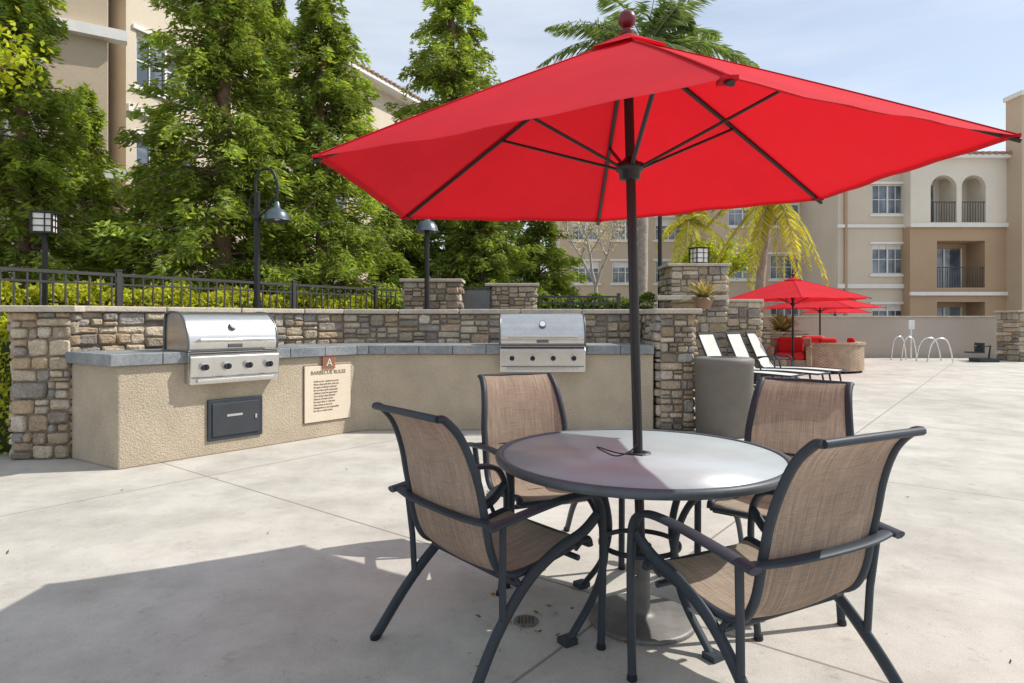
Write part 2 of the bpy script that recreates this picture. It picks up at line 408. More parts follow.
t.part('label',m_steel).box((-.02,-.036,.37),(.16,.004,.022))
t.part('latch',m_steel,.002).box((.2,-.038,.335),(.02,.012,.04)); t.done()
t=Thing('barbecue_rules_sign',on_left(2.12,.0),ang1)
t.part('board',m_sign,.004).box((0,-.01,.49),(.60,.022,.62)); t.part('edge',m_ink).box((0,-.004,.49),(.615,.010,.635))
def text_mesh(name,s,size,loc,parent,mat,align='CENTER'):
    cu=bpy.data.curves.new(name,'FONT'); cu.body=s; cu.size=size; cu.align_x=align; cu.extrude=.001; cu.space_line=1.25
    o=bpy.data.objects.new(name,cu); bpy.context.collection.objects.link(o); cu.materials.append(mat)
    o.parent=parent; o.location=loc; o.rotation_euler=(math.pi/2,0,0); return o
rul="Grills are for resident use only\nPlease clean grill after each use\nNo glass containers allowed\nDo not leave grill unattended\nChildren must be supervised\nTurn off gas when finished\nDispose of trash in bins\nNo open fires or charcoal\nArea closes at ten p.m.\nManagement is not responsible\nfor lost or stolen items"
text_mesh('title_text','BARBECUE RULES',.058,(0,-.0235,.705),t.e,m_ink)
text_mesh('rules_text',rul,.026,(-.19,-.0235,.62),t.e,m_ink,'LEFT')
t.part('logo_panel',m_signred,.003).box((.0,-.030,.835),(.16,.016,.14)); t.part('logo_inner',m_ink).box((0,-.0385,.835),(.125,.004,.11)); t.done()
text_mesh('logo_text','A',.12,(.0,-.042,.795),t.e,m_sign)

# ---------------------------------------------------------------- trash bin
t=Thing('trash_bin',(2.43,7.35,0)); b=t.part('body',m_bin)
b.lathe([(.29,0),(.31,.02),(.325,.8),(.335,.81),(.335,.86),(.31,.88),(.16,.885)],n=48); t.part('opening',m_black).lathe([(.155,.887),(.15,.889)],n=32)
t.done()

# ---------------------------------------------------------------- table
TC=(.56,2.81)
t=Thing('patio_table',(TC[0],TC[1],0))
t.part('top',m_tabtop).lathe([(.03,.708),(.602,.708),(.602,.724),(.03,.724)],n=96,caps=False)
t.part('rim',m_tabrim).lathe([(.600,.694),(.615,.690),(.630,.698),(.635,.712),(.630,.726),(.615,.730),(.600,.726),(.600,.694)],n=96,caps=False)
t.part('center_ring',m_tabrim).lathe([(.028,.700),(.05,.700),(.05,.730),(.028,.730),(.028,.700)],n=32,caps=False)
fr=t.part('support_ring',m_frame); fr.tube([(.34*math.cos(a),.34*math.sin(a),.665) for a in [i*math.pi/24 for i in range(49)]],.013,8)
fr=t.part('brace_ring',m_frame); fr.tube([(.17*math.cos(a),.17*math.sin(a),.33) for a in [i*math.pi/24 for i in range(49)]],.011,8)
lg=t.part('legs',m_frame)
for i in range(4):
    a=math.radians(45+90*i-12); c,s=math.cos(a),math.sin(a)
    lg.tube([(c*r,s*r,z) for r,z in [(p.x,p.z) for p in cr([(.53,0,.69),(.40,0,.665),(.27,0,.55),(.20,0,.36),(.25,0,.18),(.40,0,.0)],6)]],.019,8,ry=.013)
    lg.box((c*.40,s*.40,.012),(.06,.06,.024),a)
t.done()

# ---------------------------------------------------------------- umbrella
def umbrella(name,base,verts,peak,hub,poletop,pr=.021,detail=True,base_r=.23):
    t=Thing(name,(base[0],base[1],0),0,True); n=len(verts); pk=Vector(peak)
    cm=t.part('canopy',m_red); m=14
    for i in range(n):
        A=Vector(verts[i]);B=Vector(verts[(i+1)%n]); V=[];idx={}
        for a in range(m+1):
            for b in range(m+1):
                r=a/m; q=b/m
                p=pk+((A+(B-A)*q)-pk)*r
                bow=4*q*(1-q)*r
                mid=(A+B)/2-pk; mid.z=0
                p=p-mid.normalized()*.020*bow*r; p.z-=.026*bow*(1-r*.85)
                p.z+=.008*math.sin(math.pi*r)
                p.z+=.0035*math.sin(q*23+i*1.7)*bow*r+.003*math.sin(r*15+q*9+i)*bow
                idx[a,b]=len(V); V.append(p)
        fs=[(idx[a,b],idx[a+1,b],idx[a+1,b+1],idx[a,b+1]) for a in range(m) for b in range(m)]
        cm.add(V,fs,True)
        hm=t.part('hem',m_red); E=[V[idx[m,b]] for b in range(m+1)]
        H1=list(E)
        for p in E: H1.append(p+(pk-p).normalized()*.03-Vector((0,0,.006)))
        k=len(E); hm.add(H1,[(j,j+1,k+j+1,k+j) for j in range(k-1)],True)
        sm=t.part('seams',m_red); sm.tube([V[idx[a,0]]+Vector((0,0,.002)) for a in range(m+1)],.006,6,ry=.003)
        rb=t.part('ribs',m_pole); path=[V[idx[a,0]]-Vector((0,0,.016)) for a in range(m+1)]
        rb.tube(path,.011 if detail else .015,6,ry=.008)
        sp=path[int(m*.52)]; hb=Vector(hub)
        d=(sp-hb); d.z=0; d.normalize()
        rb.tube([hb+d*.04,sp],.010 if detail else .013,6,ry=.007)
        if detail: t.part('rib_pockets',m_red).box(V[idx[m,0]]-Vector((0,0,.012))-(V[idx[m,0]]-pk).normalized()*.03,(.05,.04,.010),math.atan2(d.y,d.x))
    vc=t.part('top_cap',m_red); vv=[pk+Vector((0,0,.03))]
    for i in range(n):
        d=(Vector(verts[i])-pk); vv.append(pk+d*.13+Vector((0,0,.022)))
    vc.add(vv,[(0,i+1,(i+1)%n+1) for i in range(n)],False)
    po=t.part('pole',m_pole); b0=Vector((base[0],base[1],0)); tp=Vector(poletop)
    po.tube([b0+Vector((0,0,.02)),tp],pr,20)
    hbm=t.part('runner_hub',m_pole)
    hb=Vector(hub); hbm.lathe([(.022,-.05),(.045,-.045),(.048,-.012),(.06,-.008),(.06,.022),(.04,.028),(.022,.05)],hb,20)
    hbm.lathe([(.022,-.03),(.055,-.02),(.055,.02),(.022,.03)],pk-Vector((0,0,.06)),20)
    fi=t.part('finial',m_fin); fi.lathe([(.022,0),(.03,.015),(.014,.025),(.014,.035)],pk+Vector((0,0,.02)),16); fi.ball(pk+Vector((0,0,.085)),.040,20)
    bs=t.part('base',m_base)
    bs.lathe([(base_r,0.002),(base_r,.014),(base_r-.012,.022),(.06,.026),(.045,.034),(.034,.045),(.033,.30),(.03,.31)],(base[0],base[1],0),56)
    if detail:
        t.part('base_collar',m_pole).lathe([(.033,.28),(.040,.285),(.040,.33),(.03,.335)],(base[0],base[1],0),24)
        t.part('clamp_screw',m_steel).tube([(base[0],base[1],.2),(base[0]-.07,base[1]-.03,.2)],.008,8)
        cp=t.part('cord',m_pole)
        cp.tube(cr([(.515,2.76,1.92),(.512,2.77,1.3),(.54,2.765,.85),(.52,2.72,.77),(.44,2.66,.745),(.38,2.66,.765),(.36,2.70,.775),(.45,2.72,.745),(.55,2.70,.738)],6),.003,5)
    t.done()
cx,cy=.48,2.80
vs=[]
for ang,r,py in ((-88,1.27,77),(-31,1.38,136),(27,1.30,200),(87,1.27,222),(147,1.29,219),(207,1.31,157)):
    x=cx+r*math.cos(math.radians(ang)); y=cy+r*math.sin(math.radians(ang)); vs.append((x,y,PZ(py,y)))
umbrella('patio_umbrella',(.57,2.80),vs,(.503,2.80,2.54),(.515,2.80,1.97),(.503,2.80,2.56))
def far_umb(px,Y,pkz,rimz,r,rot,name='patio_umbrella'):
    X=PX(px,Y); v=[(X+r*math.cos(math.radians(rot+60*i)),Y+r*math.sin(math.radians(rot+60*i)),rimz) for i in range(6)]
    umbrella(name,(X,Y),v,(X,Y,pkz),(X,Y,rimz-.1),(X,Y,pkz),.025,False)
far_umb(793,15.5,2.32,1.80,1.75,12)
far_umb(820,20,2.10,1.68,1.8,30)
far_umb(835,25.5,2.0,1.60,1.4,5)

# ---------------------------------------------------------------- patio chairs
def chair(loc,fwd):
    rz=math.atan2(fwd[1],fwd[0])-math.pi/2
    t=Thing('patio_chair',(loc[0],loc[1],0),rz)
    prof=cr([(0,.27,.395),(0,.245,.425),(0,.10,.40),(0,-.08,.375),(0,-.18,.39),(0,-.235,.47),(0,-.268,.62),(0,-.305,.78),(0,-.355,.90),(0,-.415,.965),(0,-.445,.972)],5)
    rl=t.part('sling_rails',m_frame)
    def wof(z): return .255-(.03*min(1,max(0,(z-.7)/.25)))
    for sx in (-1,1):
        rl.tube([(sx*wof(p.z),p.y,p.z) for p in prof],.014,8,ry=.019)
    sl=t.part('sling',m_sling); nx=10; V=[]
    for p in prof:
        w=wof(p.z)-.003
        for i in range(nx+1):
            q=i/nx*2-1; sag=.022*(1-q*q)
            back=min(1,max(0,(p.z-.42)/.15)); V.append((q*w,p.y-sag*back,p.z-sag*(1-back)+.002))
    n=len(prof); sl.add(V,[(i*(nx+1)+j,i*(nx+1)+j+1,(i+1)*(nx+1)+j+1,(i+1)*(nx+1)+j) for i in range(n-1) for j in range(nx)],True)
    cbm=t.part('cross_bars',m_frame)
    e=prof[-1]; cbm.tube([(-wof(e.z),e.y,e.z),(0,e.y-.012,e.z+.004),(wof(e.z),e.y,e.z)],.013,8)
    cbm.tube([(-.255,.268,.397),(.255,.268,.397)],.012,8)
    cbm.tube([(-.27,.19,.365),(.27,.19,.365)],.012,8)
    cbm.tube([(-.28,-.13,.345),(.28,-.13,.345)],.012,8)
    a=t.part('arm_loop',m_frame,.003)
    a.tube(cr([(-.335,-.275,.60),(-.15,-.300,.595),(.15,-.300,.595),(.335,-.275,.60)],4),.026,8,ry=.010,up=(0,0,1))
    lg=t.part('legs',m_frame)
    for sx in (-1,1):
        arm=cr([(sx*.335,-.31,.598),(sx*.335,-.15,.618),(sx*.325,.05,.632),(sx*.315,.20,.622),(sx*.31,.265,.575),(sx*.308,.29,.47),(sx*.312,.285,.25),(sx*.322,.265,.0)],6)
        rr=[.028 if p.z>.6 else (.018+.010*max(0,(p.z-.5)/.1) if p.z>.5 else .018) for p in arm]
        a.tube(arm,rr,8,ry=.013)
        lg.tube(cr([(sx*.300,.272,.53),(sx*.290,.19,.47),(sx*.285,.05,.425),(sx*.288,-.10,.345),(sx*.300,-.25,.20),(sx*.325,-.395,.0)],6),.013,8,ry=.024)
        lg.tube([(sx*.325,-.24,.60),(sx*.305,-.225,.40),(sx*.298,-.22,.245)],.012,8,ry=.016)
        for y in (.265,-.392): t.part('feet',m_black).lathe([(.018,0),(.02,.004),(.018,.02)],(sx*.323,y,0),12)
        cbm.tube([(sx*.255,.19,.395),(sx*.30,.19,.45)],.010,6); cbm.tube([(sx*.255,-.13,.37),(sx*.29,-.13,.345)],.010,6)
    t.done()
chair((-.055,2.63),(.77,.64))
chair((.845,2.24),(-.46,.89))
chair((.18,3.50),(.36,-.93))
chair((1.33,3.16),(-.62,-.78))

# ---------------------------------------------------------------- fence & gate
def fence(name,p0,p1,z0,z1,posts,sp=.135,r=.009,rail=.03):
    t=Thing(name,(p0[0],p0[1],0),0,True); P0=Vector(p0);P1=Vector(p1); L=(P1-P0).length; u=(P1-P0)/L; a=math.atan2(u.y,u.x)
    b=t.part('pickets',m_fence); n=int(L/sp)
    for i in range(n+1):
        p=P0+u*(i*sp); b.box((p.x,p.y,(z0+z1)/2-.01),(2*r,2*r,z1-z0-.06),a)
    c=(P0+P1)/2; rl=t.part('rails',m_fence)
    for z,h in ((z1-.012,.04),(z1-.14,.026),(z0+.1,.03)): rl.box((c.x,c.y,z),(L,rail,h),a)
    ps=t.part('posts',m_fence)
    for k in posts:
        p=P0+u*(L*k); ps.box((p.x,p.y,(z0+z1)/2+.015),(.06,.06,z1-z0+.05),a); ps.box((p.x,p.y,z1+.05),(.075,.075,.02),a)
    t.done()
fence('iron_fence',(-6.3,6.85),(-2.35,13.0),1.15,1.92,[.0,.27,.655,.92])
fence('iron_fence',(.2,13.2),(2.2,13.2),1.15,1.80,[.0,.5,1])
stone_pier('stone_gate_pillar',(-1.55,12.6),1.05,.6,1.15,2.04,0,cw=.24,ch=.12).done()
stone_pier('stone_gate_pillar',(.0,13.4),.95,.6,1.15,2.0,0,cw=.24,ch=.12).done()
t=Thing('iron_gate',(-.75,12.9,0)); 
t.part('panel',M('gate_grey',(.16,.165,.17),.5,.3),.005).box((0,.1,1.55),(.62,.03,.72))
f=t.part('frame',m_fence)
for x in (-.32,.32): f.box((x,.1,1.58),(.04,.05,.86))
f.box((0,.1,1.96),(.68,.05,.04)); t.done()

# ---------------------------------------------------------------- lamps
def bell(mb,x,y,z,s=1):
    mb.lathe([(.02*s,.22*s),(.035*s,.20*s),(.045*s,.13*s),(.10*s,.11*s),(.145*s,.05*s),(.165*s,-.02*s),(.19*s,-.03*s),(.185*s,-.035*s),(.155*s,-.02*s),(.02*s,.08*s)],(x,y,z),28,False)
Y=9.0; X=PX(257,Y)
t=Thing('street_lamp',(X,Y,0)); p=t.part('post',m_black)
p.tube([(0,0,1.1),(0,0,1.6)],.055,14); p.tube([(0,0,1.6),(0,0,3.1)],.042,14); p.ball((0,0,2.75),.065)
p.tube(cr([(0,0,3.0),(-.02,0,3.25),(.06,0,3.42),(.2,0,3.42),(.28,0,3.25),(.28,0,3.0)],6),.020,8)
p.tube(cr([(0,0,3.1),(-.10,0,3.0),(-.09,0,2.85),(0,0,2.8)],6),.014,6)
p.tube(cr([(0,0,2.75),(.12,0,2.85),(.22,0,3.02),(.28,0,3.02)],6),.014,6)
bell(t.part('shade',M('lamp_shade',(.10,.13,.15),.35,.5)),.28,0,2.74,1.08); t.part('bulb',m_lant).ball((.28,0,2.76),.05); t.done()
Y=11.6; X=PX(427,Y)
t=Thing('street_lamp',(X,Y,0)); p=t.part('post',m_black); p.tube([(0,0,1.1),(0,0,3.0)],.045,12); p.tube([(0,0,1.1),(0,0,1.5)],.065,12)
for i in range(4):
    a=i*math.pi/2; p.tube([(0,0,2.8),(.12*math.cos(a),.12*math.sin(a),2.92),(.1*math.cos(a),.1*math.sin(a),3.02)],.007,5)
bell(t.part('shade',MATS['lamp_shade']),0,0,2.95,1.25); t.done()
def lantern(X,Y,z0,z1,s=1,name='lantern_lamp'):
    t=Thing(name,(X,Y,0),.3); p=t.part('post',m_black); p.box((0,0,(z0+z1)/2),(.05,.05,z1-z0))
    w=.26*s; t.part('glass_box',m_lant).box((0,0,z1+.15*s),(w*.86,w*.86,.26*s))
    f=t.part('frame',m_black)
    for x in (-1,1):
        for y in (-1,1): f.box((x*w/2,y*w/2,z1+.15*s),(.022,.022,.30*s))
    for z in (0,.30*s): f.box((0,0,z1+z),(w+.03,w+.03,.02))
    for z in (.10*s,.2*s):
        for q in (-1,1): f.box((0,q*w*.46,z1+z),(w,.008,.012)); f.box((q*w*.46,0,z1+z),(.008,w,.012))
    for q in (-1,1): f.box((.03,q*w*.46,z1+.15*s),(.012,.010,.28*s)); f.box((q*w*.46,.03,z1+.15*s),(.010,.012,.28*s))
    t.done()
lantern(PX(45,8.2),8.2,1.1,2.42,.88)
Y=15; t=Thing('light_pole',(PX(660,Y),Y,0)); t.part('post',m_black).tube([(0,0,0),(0,0,4.3)],.05,10)
bell(t.part('shade',MATS['lamp_shade']),0,0,4.25,1.2); t.done()

# ---------------------------------------------------------------- fireplace & planters right
s=stone_pier('stone_fireplace',(4.0,14.2),1.2,1.0,0,2.46,0,cw=.32,ch=.15)
s.part('mortar_core',m_mortar).box((4.98-4.0,0,.85),(.75,.8,1.7)); st=s.part('stones',m_stone)
for p,q in (((.6,-.41),(1.36,-.41)),((1.36,-.41),(1.36,.41))): stone_face(st,p,q,0,1.7,.32,.15)
s.part('cap',m_cap,.012).box((.99,0,1.73),(.84,.92,.06)); s.part('mantel',m_cap,.012).box((-.2,-.62,1.78),(1.5,.3,.09))
s.done()
lantern(4.15,14.2,2.50,2.56,1.15)
stone_pier('stone_planter',(7.7,19.6),2.3,.9,0,.90,0,cw=.36,ch=.17).done()
stone_pier('stone_wall_pier',(16.5,20.6),1.1,.9,0,1.55,0,cw=.36,ch=.17).done()
def spiky(name,x,y,z,r,n,mat,pot=None,seed=1,up=.7):
    rs=np.random.RandomState(seed); t=Thing(name,(x,y,z))
    if pot: t.part('pot',m_pot).lathe([(pot*.6,0),(pot*.95,pot*.9),(pot*1.08,pot*.95),(pot*1.08,pot*1.1),(pot*.9,pot*1.1),(pot*.85,pot)],(0,0,0),24)
    zb=(pot or 0)*1.0; l=t.part('leaves',mat)
    for i in range(n):
        a=rs.uniform(0,6.28); e=rs.uniform(.1,1.5); L=r*rs.uniform(.7,1.1); d=Vector((math.cos(a)*math.cos(e),math.sin(a)*math.cos(e),math.sin(e)*up))
        sd=Vector((-math.sin(a),math.cos(a),0))*.035*r/.4; P=[]
        k=rs.uniform(.7,1.4)
        for j in range(5):
            q=j/4; c=Vector((0,0,zb))+d*L*q-Vector((0,0,.25*L*q*q)); w=(1-q)**.7*(.6+.8*q) if j<4 else .02
            P+= [c-sd*w,c+sd*w]
        l.add(P,[(2*j,2*j+1,2*j+3,2*j+2) for j in range(4)],False,(k,k*rs.uniform(.85,1.1),k*.8))
    t.done()
spiky('agave_plant',PX(702,8.0),7.95,1.447,.36,90,m_agave,.13,3,.95)
spiky('agave_plant',PX(782,19.5),19.5,.96,.85,150,m_agave,None,4,.95)
spiky('agave_plant',PX(758,19.5),19.5,.96,.6,90,m_shrub,None,5)

# ---------------------------------------------------------------- loungers, sofa, chairs
def lounger(x,y,rz):
    t=Thing('lounge_chair',(x,y,0),rz); fr=t.part('frame',m_frame); sl=t.part('sling',m_lsling)
    pr=cr([(-.52,0,1.04),(-.38,0,.72),(-.2,0,.36),(0,0,.33),(.6,0,.34),(1.25,0,.32)],6)
    for s in (-1,1):
        fr.tube([(p.x,s*.31,p.z) for p in pr],.018,8)
        for X0 in (-.15,1.1): fr.tube([(X0,s*.31,.33),(X0+(.06 if X0>0 else -.06),s*.33,0)],.018,8)
        fr.tube(cr([(-.3,s*.34,.50),(-.1,s*.36,.56),(.15,s*.36,.54),(.2,s*.33,.34)],5),.016,8)
    n=len(pr); V=[(p.x,s,p.z) for p in pr for s in (-.3,.3)]; sl.add(V,[(2*i,2*i+1,2*i+3,2*i+2) for i in range(n-1)],True)
    fr.tube([(pr[0].x,-.31,pr[0].z),(pr[0].x,.31,pr[0].z)],.018,8); fr.tube([(1.25,-.31,.32),(1.25,.31,.32)],.018,8)
    t.done()
lounger(4.20,12.3,-.78); lounger(4.90,12.75,-.78); lounger(5.5,13.3,-.74)
t=Thing('wicker_sofa',(7.85,16.6,0))
def arc(r0,r1,a0,a1,z0,z1,mb,k=14):
    for i in range(k):
        b0=math.radians(a0+(a1-a0)*i/k); b1=math.radians(a0+(a1-a0)*(i+1)/k)
        mb.prism([(r0*math.cos(b0),r0*math.sin(b0)),(r1*math.cos(b0),r1*math.sin(b0)),(r1*math.cos(b1),r1*math.sin(b1)),(r0*math.cos(b1),r0*math.sin(b1))],z0,z1)
w2=t.part('back',m_wick); arc(.98,1.13,-118,10,.06,.70,w2); arc(.95,1.17,-119,11,.702,.75,t.part('top_roll',m_wick)); arc(.35,.97,-116,8,.06,.36,t.part('seat_base',m_wick))
arc(.38,.96,-114,6,.362,.50,t.part('seat_cushions',m_redc)); 
for a in (-118,-75,-35,10): t.part('feet',m_black).box((1.05*math.cos(math.radians(a)),1.05*math.sin(math.radians(a)),.03),(.06,.06,.06))
for a in (-95,-20): t.part('pillows',m_redc,.06).box((.84*math.cos(math.radians(a)),.84*math.sin(math.radians(a)),.69),(.14,.42,.36),math.radians(a))
t.done()
def armchair(x,y,rz):
    t=Thing('wicker_armchair',(x,y,0),rz); w=t.part('body',m_wick,.03)
    w.box((0,0,.2),(.86,.80,.30)); w.box((0,.40,.44),(.94,.12,.84))
    for s in (-1,1): w.box((s*.43,-.03,.34),(.14,.80,.60))
    for a in (-.38,.38):
        for b in (-.34,.34): t.part('feet',m_black).box((a,b,.025),(.06,.06,.05))
    c=t.part('cushions',m_redc,.06); c.box((0,-.05,.42),(.68,.70,.15)); c.box((0,.25,.68),(.60,.16,.40)); t.done()
armchair(PX(790,15.9),15.9,-.45); armchair(PX(818,17.6),17.6,.15)
t=Thing('wicker_coffee_table',(PX(768,15.2),15.2,0)); t.part('top',m_slate,.01).box((0,0,.42),(.7,.7,.03)); t.part('body',m_wick,.02).box((0,0,.23),(.62,.62,.34)); t.done()

# ---------------------------------------------------------------- pool rails & far bits
def rail(px,Y,h,w):
    t=Thing('pool_handrail',(PX(px,Y),Y,0)); r=t.part('rails',m_chrome)
    for y in (0,.55): r.tube(cr([(-w/2,y,0),(-w*.35,y,h*.7),(-w*.1,y,h),(w*.25,y,h*.95),(w*.42,y,h*.5),(w*.5,y,0)],6),.022,8)
    t.done()
rail(909,20.5,.75,.5); rail(940,20.0,.72,.8)
t=Thing('pool_rules_sign',(PX(911,21.4),21.4,0)); t.part('post',m_white).box((0,0,.55),(.04,.04,1.1)); t.part('plate',m_white,.01).box((0,-.03,1.15),(.2,.02,.3)); t.done()
t=Thing('pool_lift',(PX(984,20),20,0)); f=t.part('frame',m_frame); f.box((0,0,.06),(.6,.5,.12)); f.tube([(.15,0,.1),(.2,0,.5),(-.3,0,.48)],.03,8); f.box((-.3,0,.30),(.35,.4,.04)); f.box((-.14,0,.45),(.04,.4,.3)); t.done()
t=Thing('perimeter_wall',(0,22.4,0)); t.part('body',m_bwall).box((14.2,0,.70),(18,.3,1.40)); t.part('cap',m_cap,.01).box((14.2,0,1.425),(18.1,.4,.05)); t.done()

# ---------------------------------------------------------------- buildings
def facade(T,tag,p0,p1,z0,z1,holes,wm,depth=.16):
    P0=Vector(p0);P1=Vector(p1);L=(P1-P0).length;u=(P1-P0)/L;n=Vector((u.y,-u.x))
    def W(s,d,z): q=P0+u*s+n*d; return (q.x,q.y,z)
    S=sorted(set([0,L]+[h[0] for h in holes]+[h[2] for h in holes])); Z=sorted(set([z0,z1]+[h[1] for h in holes]+[h[3] for h in holes]))
    w=T.part('walls_'+tag,wm); tr=T.part('window_frames',m_trim); gl=T.part('window_glass',m_glass)
    for a,b in zip(S[:-1],S[1:]):
        for c,d in zip(Z[:-1],Z[1:]):
            mx,mz=(a+b)/2,(c+d)/2
            if any(h[0]<mx<h[2] and h[1]<mz<h[3] for h in holes): continue
            w.add([W(a,0,c),W(b,0,c),W(b,0,d),W(a,0,d)],[(0,1,2,3)])
    ang=math.atan2(u.y,u.x)
    for h in holes:
        a,c,b,d=h[:4]; kind=h[4] if len(h)>4 else 'win'
        dp=depth if kind=='win' else 1.3
        for q in ([W(a,0,c),W(b,0,c),W(b,-dp,c),W(a,-dp,c)],[W(a,0,d),W(a,-dp,d),W(b,-dp,d),W(b,0,d)],
                  [W(a,0,c),W(a,-dp,c),W(a,-dp,d),W(a,0,d)],[W(b,0,c),W(b,0,d),W(b,-dp,d),W(b,-dp,c)]): w.add(q,[(0,1,2,3)])
        if kind=='win':
            gl.add([W(a,-dp,c),W(b,-dp,c),W(b,-dp,d),W(a,-dp,d)],[(0,1,2,3)])
            fw=.07
            for (x,z,ww,hh) in (((a+b)/2,c+fw/2,b-a,fw),((a+b)/2,d-fw/2,b-a,fw),(a+fw/2,(c+d)/2,fw,d-c-2*fw),(b-fw/2,(c+d)/2,fw,d-c-2*fw),((a+b)/2,(c+d)/2,fw,d-c-2*fw)):
                q=W(x,-dp+.04,z); tr.box(q,(ww,.07,hh),ang)
            for xx in (a+(b-a)*.25,a+(b-a)*.75):
                q=W(xx,-dp+.02,c+(d-c)*.5); tr.box(q,((b-a)*.5-fw*1.1,.03,.035),ang)
                q=W(xx,-dp+.02,c+(d-c)*.5); tr.box(q,(.03,.028,(d-c)-2*fw-.01),ang)
            bl=T.part('window_blinds',m_trim); hgt=(d-c)*R.uniform(.0,.35)
            if hgt>.15: q=W((a+b)/2,-dp+.006,d-hgt/2-.05); bl.box(q,(b-a-.1,.008,hgt),ang)
            q=W((a+b)/2,.03,c-.06); tr.box(q,(b-a+.24,.10,.12),ang); q=W((a+b)/2,.03,d+.06); tr.box(q,(b-a+.24,.08,.12),ang)
        else:
            w.add([W(a,-dp,c),W(b,-dp,c),W(b,-dp,d),W(a,-dp,d)],[(0,1,2,3)])
            gl.add([W(a+.3,-dp+.03,c+.1),W(b-.3,-dp+.03,c+.1),W(b-.3,-dp+.03,d-.25),W(a+.3,-dp+.03,d-.25)],[(0,1,2,3)])
            q=W((a+b)/2,-dp+.05,(c+d)/2-.1); tr.box(q,(.08,.06,d-c-.35),ang)
            for xx in (a+.3,b-.3): q=W(xx,-dp+.05,(c+d)/2-.08); tr.box(q,(.07,.06,d-c-.33),ang)
            rl=T.part('balcony_railings',m_fence); q=W((a+b)/2,-.06,c+1.0); rl.box(q,(b-a,.04,.04),ang)
            k=int((b-a)/.12)
            for i in range(k): q=W(a+(i+.5)*(b-a)/k,-.06,c+.5); rl.box(q,(.02,.02,1.0),ang)
            if kind=='arch':
                m=10; half=(b-a)/2; r=half; cxm=(a+b)/2; zc=d-r
                for side in (-1,1):
                    pts=[(cxm+side*r*math.cos(i/m*math.pi/2),zc+r*math.sin(i/m*math.pi/2)) for i in range(m+1)]
                    cor=(cxm+side*r,d)
                    for i in range(m):
                        w.add([W(cor[0],.004,cor[1]),W(pts[i][0],.004,pts[i][1]),W(pts[i+1][0],.004,pts[i+1][1])],[(0,1,2)])
                        w.add([W(pts[i][0],.004,pts[i][1]),W(pts[i+1][0],.004,pts[i+1][1]),W(pts[i+1][0],-.3,pts[i+1][1]),W(pts[i][0],-.3,pts[i][1])],[(0,1,2,3)])
    return W,ang,L
def hull(T,tag,p0,p1,dep,z0,z1,wm):
    P0=Vector(p0);P1=Vector(p1);u=(P1-P0).normalized();n=Vector((u.y,-u.x)); Q0=P0-n*dep;Q1=P1-n*dep
    w=T.part('walls_'+tag,wm)
    for a,b in ((Q0,P0),(P1,Q1),(Q1,Q0)): w.add([(a.x,a.y,z0),(b.x,b.y,z0),(b.x,b.y,z1),(a.x,a.y,z1)],[(0,1,2,3)])
    w.add([(p.x,p.y,z1-.01) for p in (P0,P1,Q1,Q0)],[(0,1,2,3)])
def roof(T,p0,p1,dep,z,h=1.2,ov=.6):
    P0=Vector(p0);P1=Vector(p1);L=(P1-P0).length;u=(P1-P0)/L;n=Vector((u.y,-u.x)); ang=math.atan2(u.y,u.x)
    A=P0-u*ov+n*ov;B=P1+u*ov+n*ov;C=P1+u*ov-n*(dep+ov);D=P0-u*ov-n*(dep+ov)
    c=(A+C)/2; T.part('eaves',m_trim).box((c.x,c.y,z+.09),(L+2*ov-.1,dep+2*ov-.1,.18),ang)
    i=min(L,dep)/2+ov*.5; E=(A+D)/2+u*i*.9; G=(B+C)/2-u*i*.9
    r=T.part('tile_roof',m_roof); zz=z+.185
    V=[(A.x,A.y,zz),(B.x,B.y,zz),(C.x,C.y,zz),(D.x,D.y,zz),(E.x,E.y,zz+h),(G.x,G.y,zz+h)]
    r.add(V,[(0,1,5,4),(1,2,5),(2,3,4,5),(3,0,4)])
    k=int((L+2*ov)/.32)
    for j in range(k):
        q=(j+.5)/k; a=Vector(V[0]).lerp(Vector(V[1]),q)
        if i*.9<q*(L+2*ov)<L+2*ov-i*.9: b=Vector(V[4]).lerp(Vector(V[5]),(q*(L+2*ov)-i*.9)/max(.01,(L+2*ov-1.8*i)))
        elif q*(L+2*ov)<=i*.9: b=Vector(V[0]).lerp(Vector(V[4]),q*(L+2*ov)/(i*.9))
        else: b=Vector(V[1]).lerp(Vector(V[5]),(1-q)*(L+2*ov)/(i*.9))
        if (b-a).length>.2: r.tube([a+Vector((0,0,.02)),b+Vector((0,0,.02))],.09,6)
YB=32
def bx(px,Y=YB): return PX(px,Y)
T=Thing('apartment_building',(bx(870),YB,0),0,True)
x0,x1=bx(838),bx(908); wa,wb=bx(872)-x0,bx(905)-x0
facade(T,'sand',(x0,YB),(x1,YB),0,10.2,[(wa,.9,wb,2.1),(wa,3.6,wb,5.1),(wa,6.6,wb,8.1)],m_bsand); hull(T,'sand',(x0,YB),(x1,YB),8,0,10.2,m_bsand)
T.part('bands',m_trim).box(((x0+x1)/2,YB-.06,3.0),(x1-x0+.1,.12,.22)); T.part('bands',m_trim).box(((x0+x1)/2,YB-.06,6.0),(x1-x0+.1,.12,.16))
roof(T,(x0,YB),(x1,YB),8,10.2,1.4)
dsp=T.part('downspout',m_bbrown); dsp.box((x0+.35,YB-.08,5),(.12,.10,10))
yb=YB-.6; x2,x3=PX(910,yb),PX(1006,yb); a0,a1=PX(930,yb)-x2,PX(956,yb)-x2; a2,a3=PX(961,yb)-x2,PX(985,yb)-x2
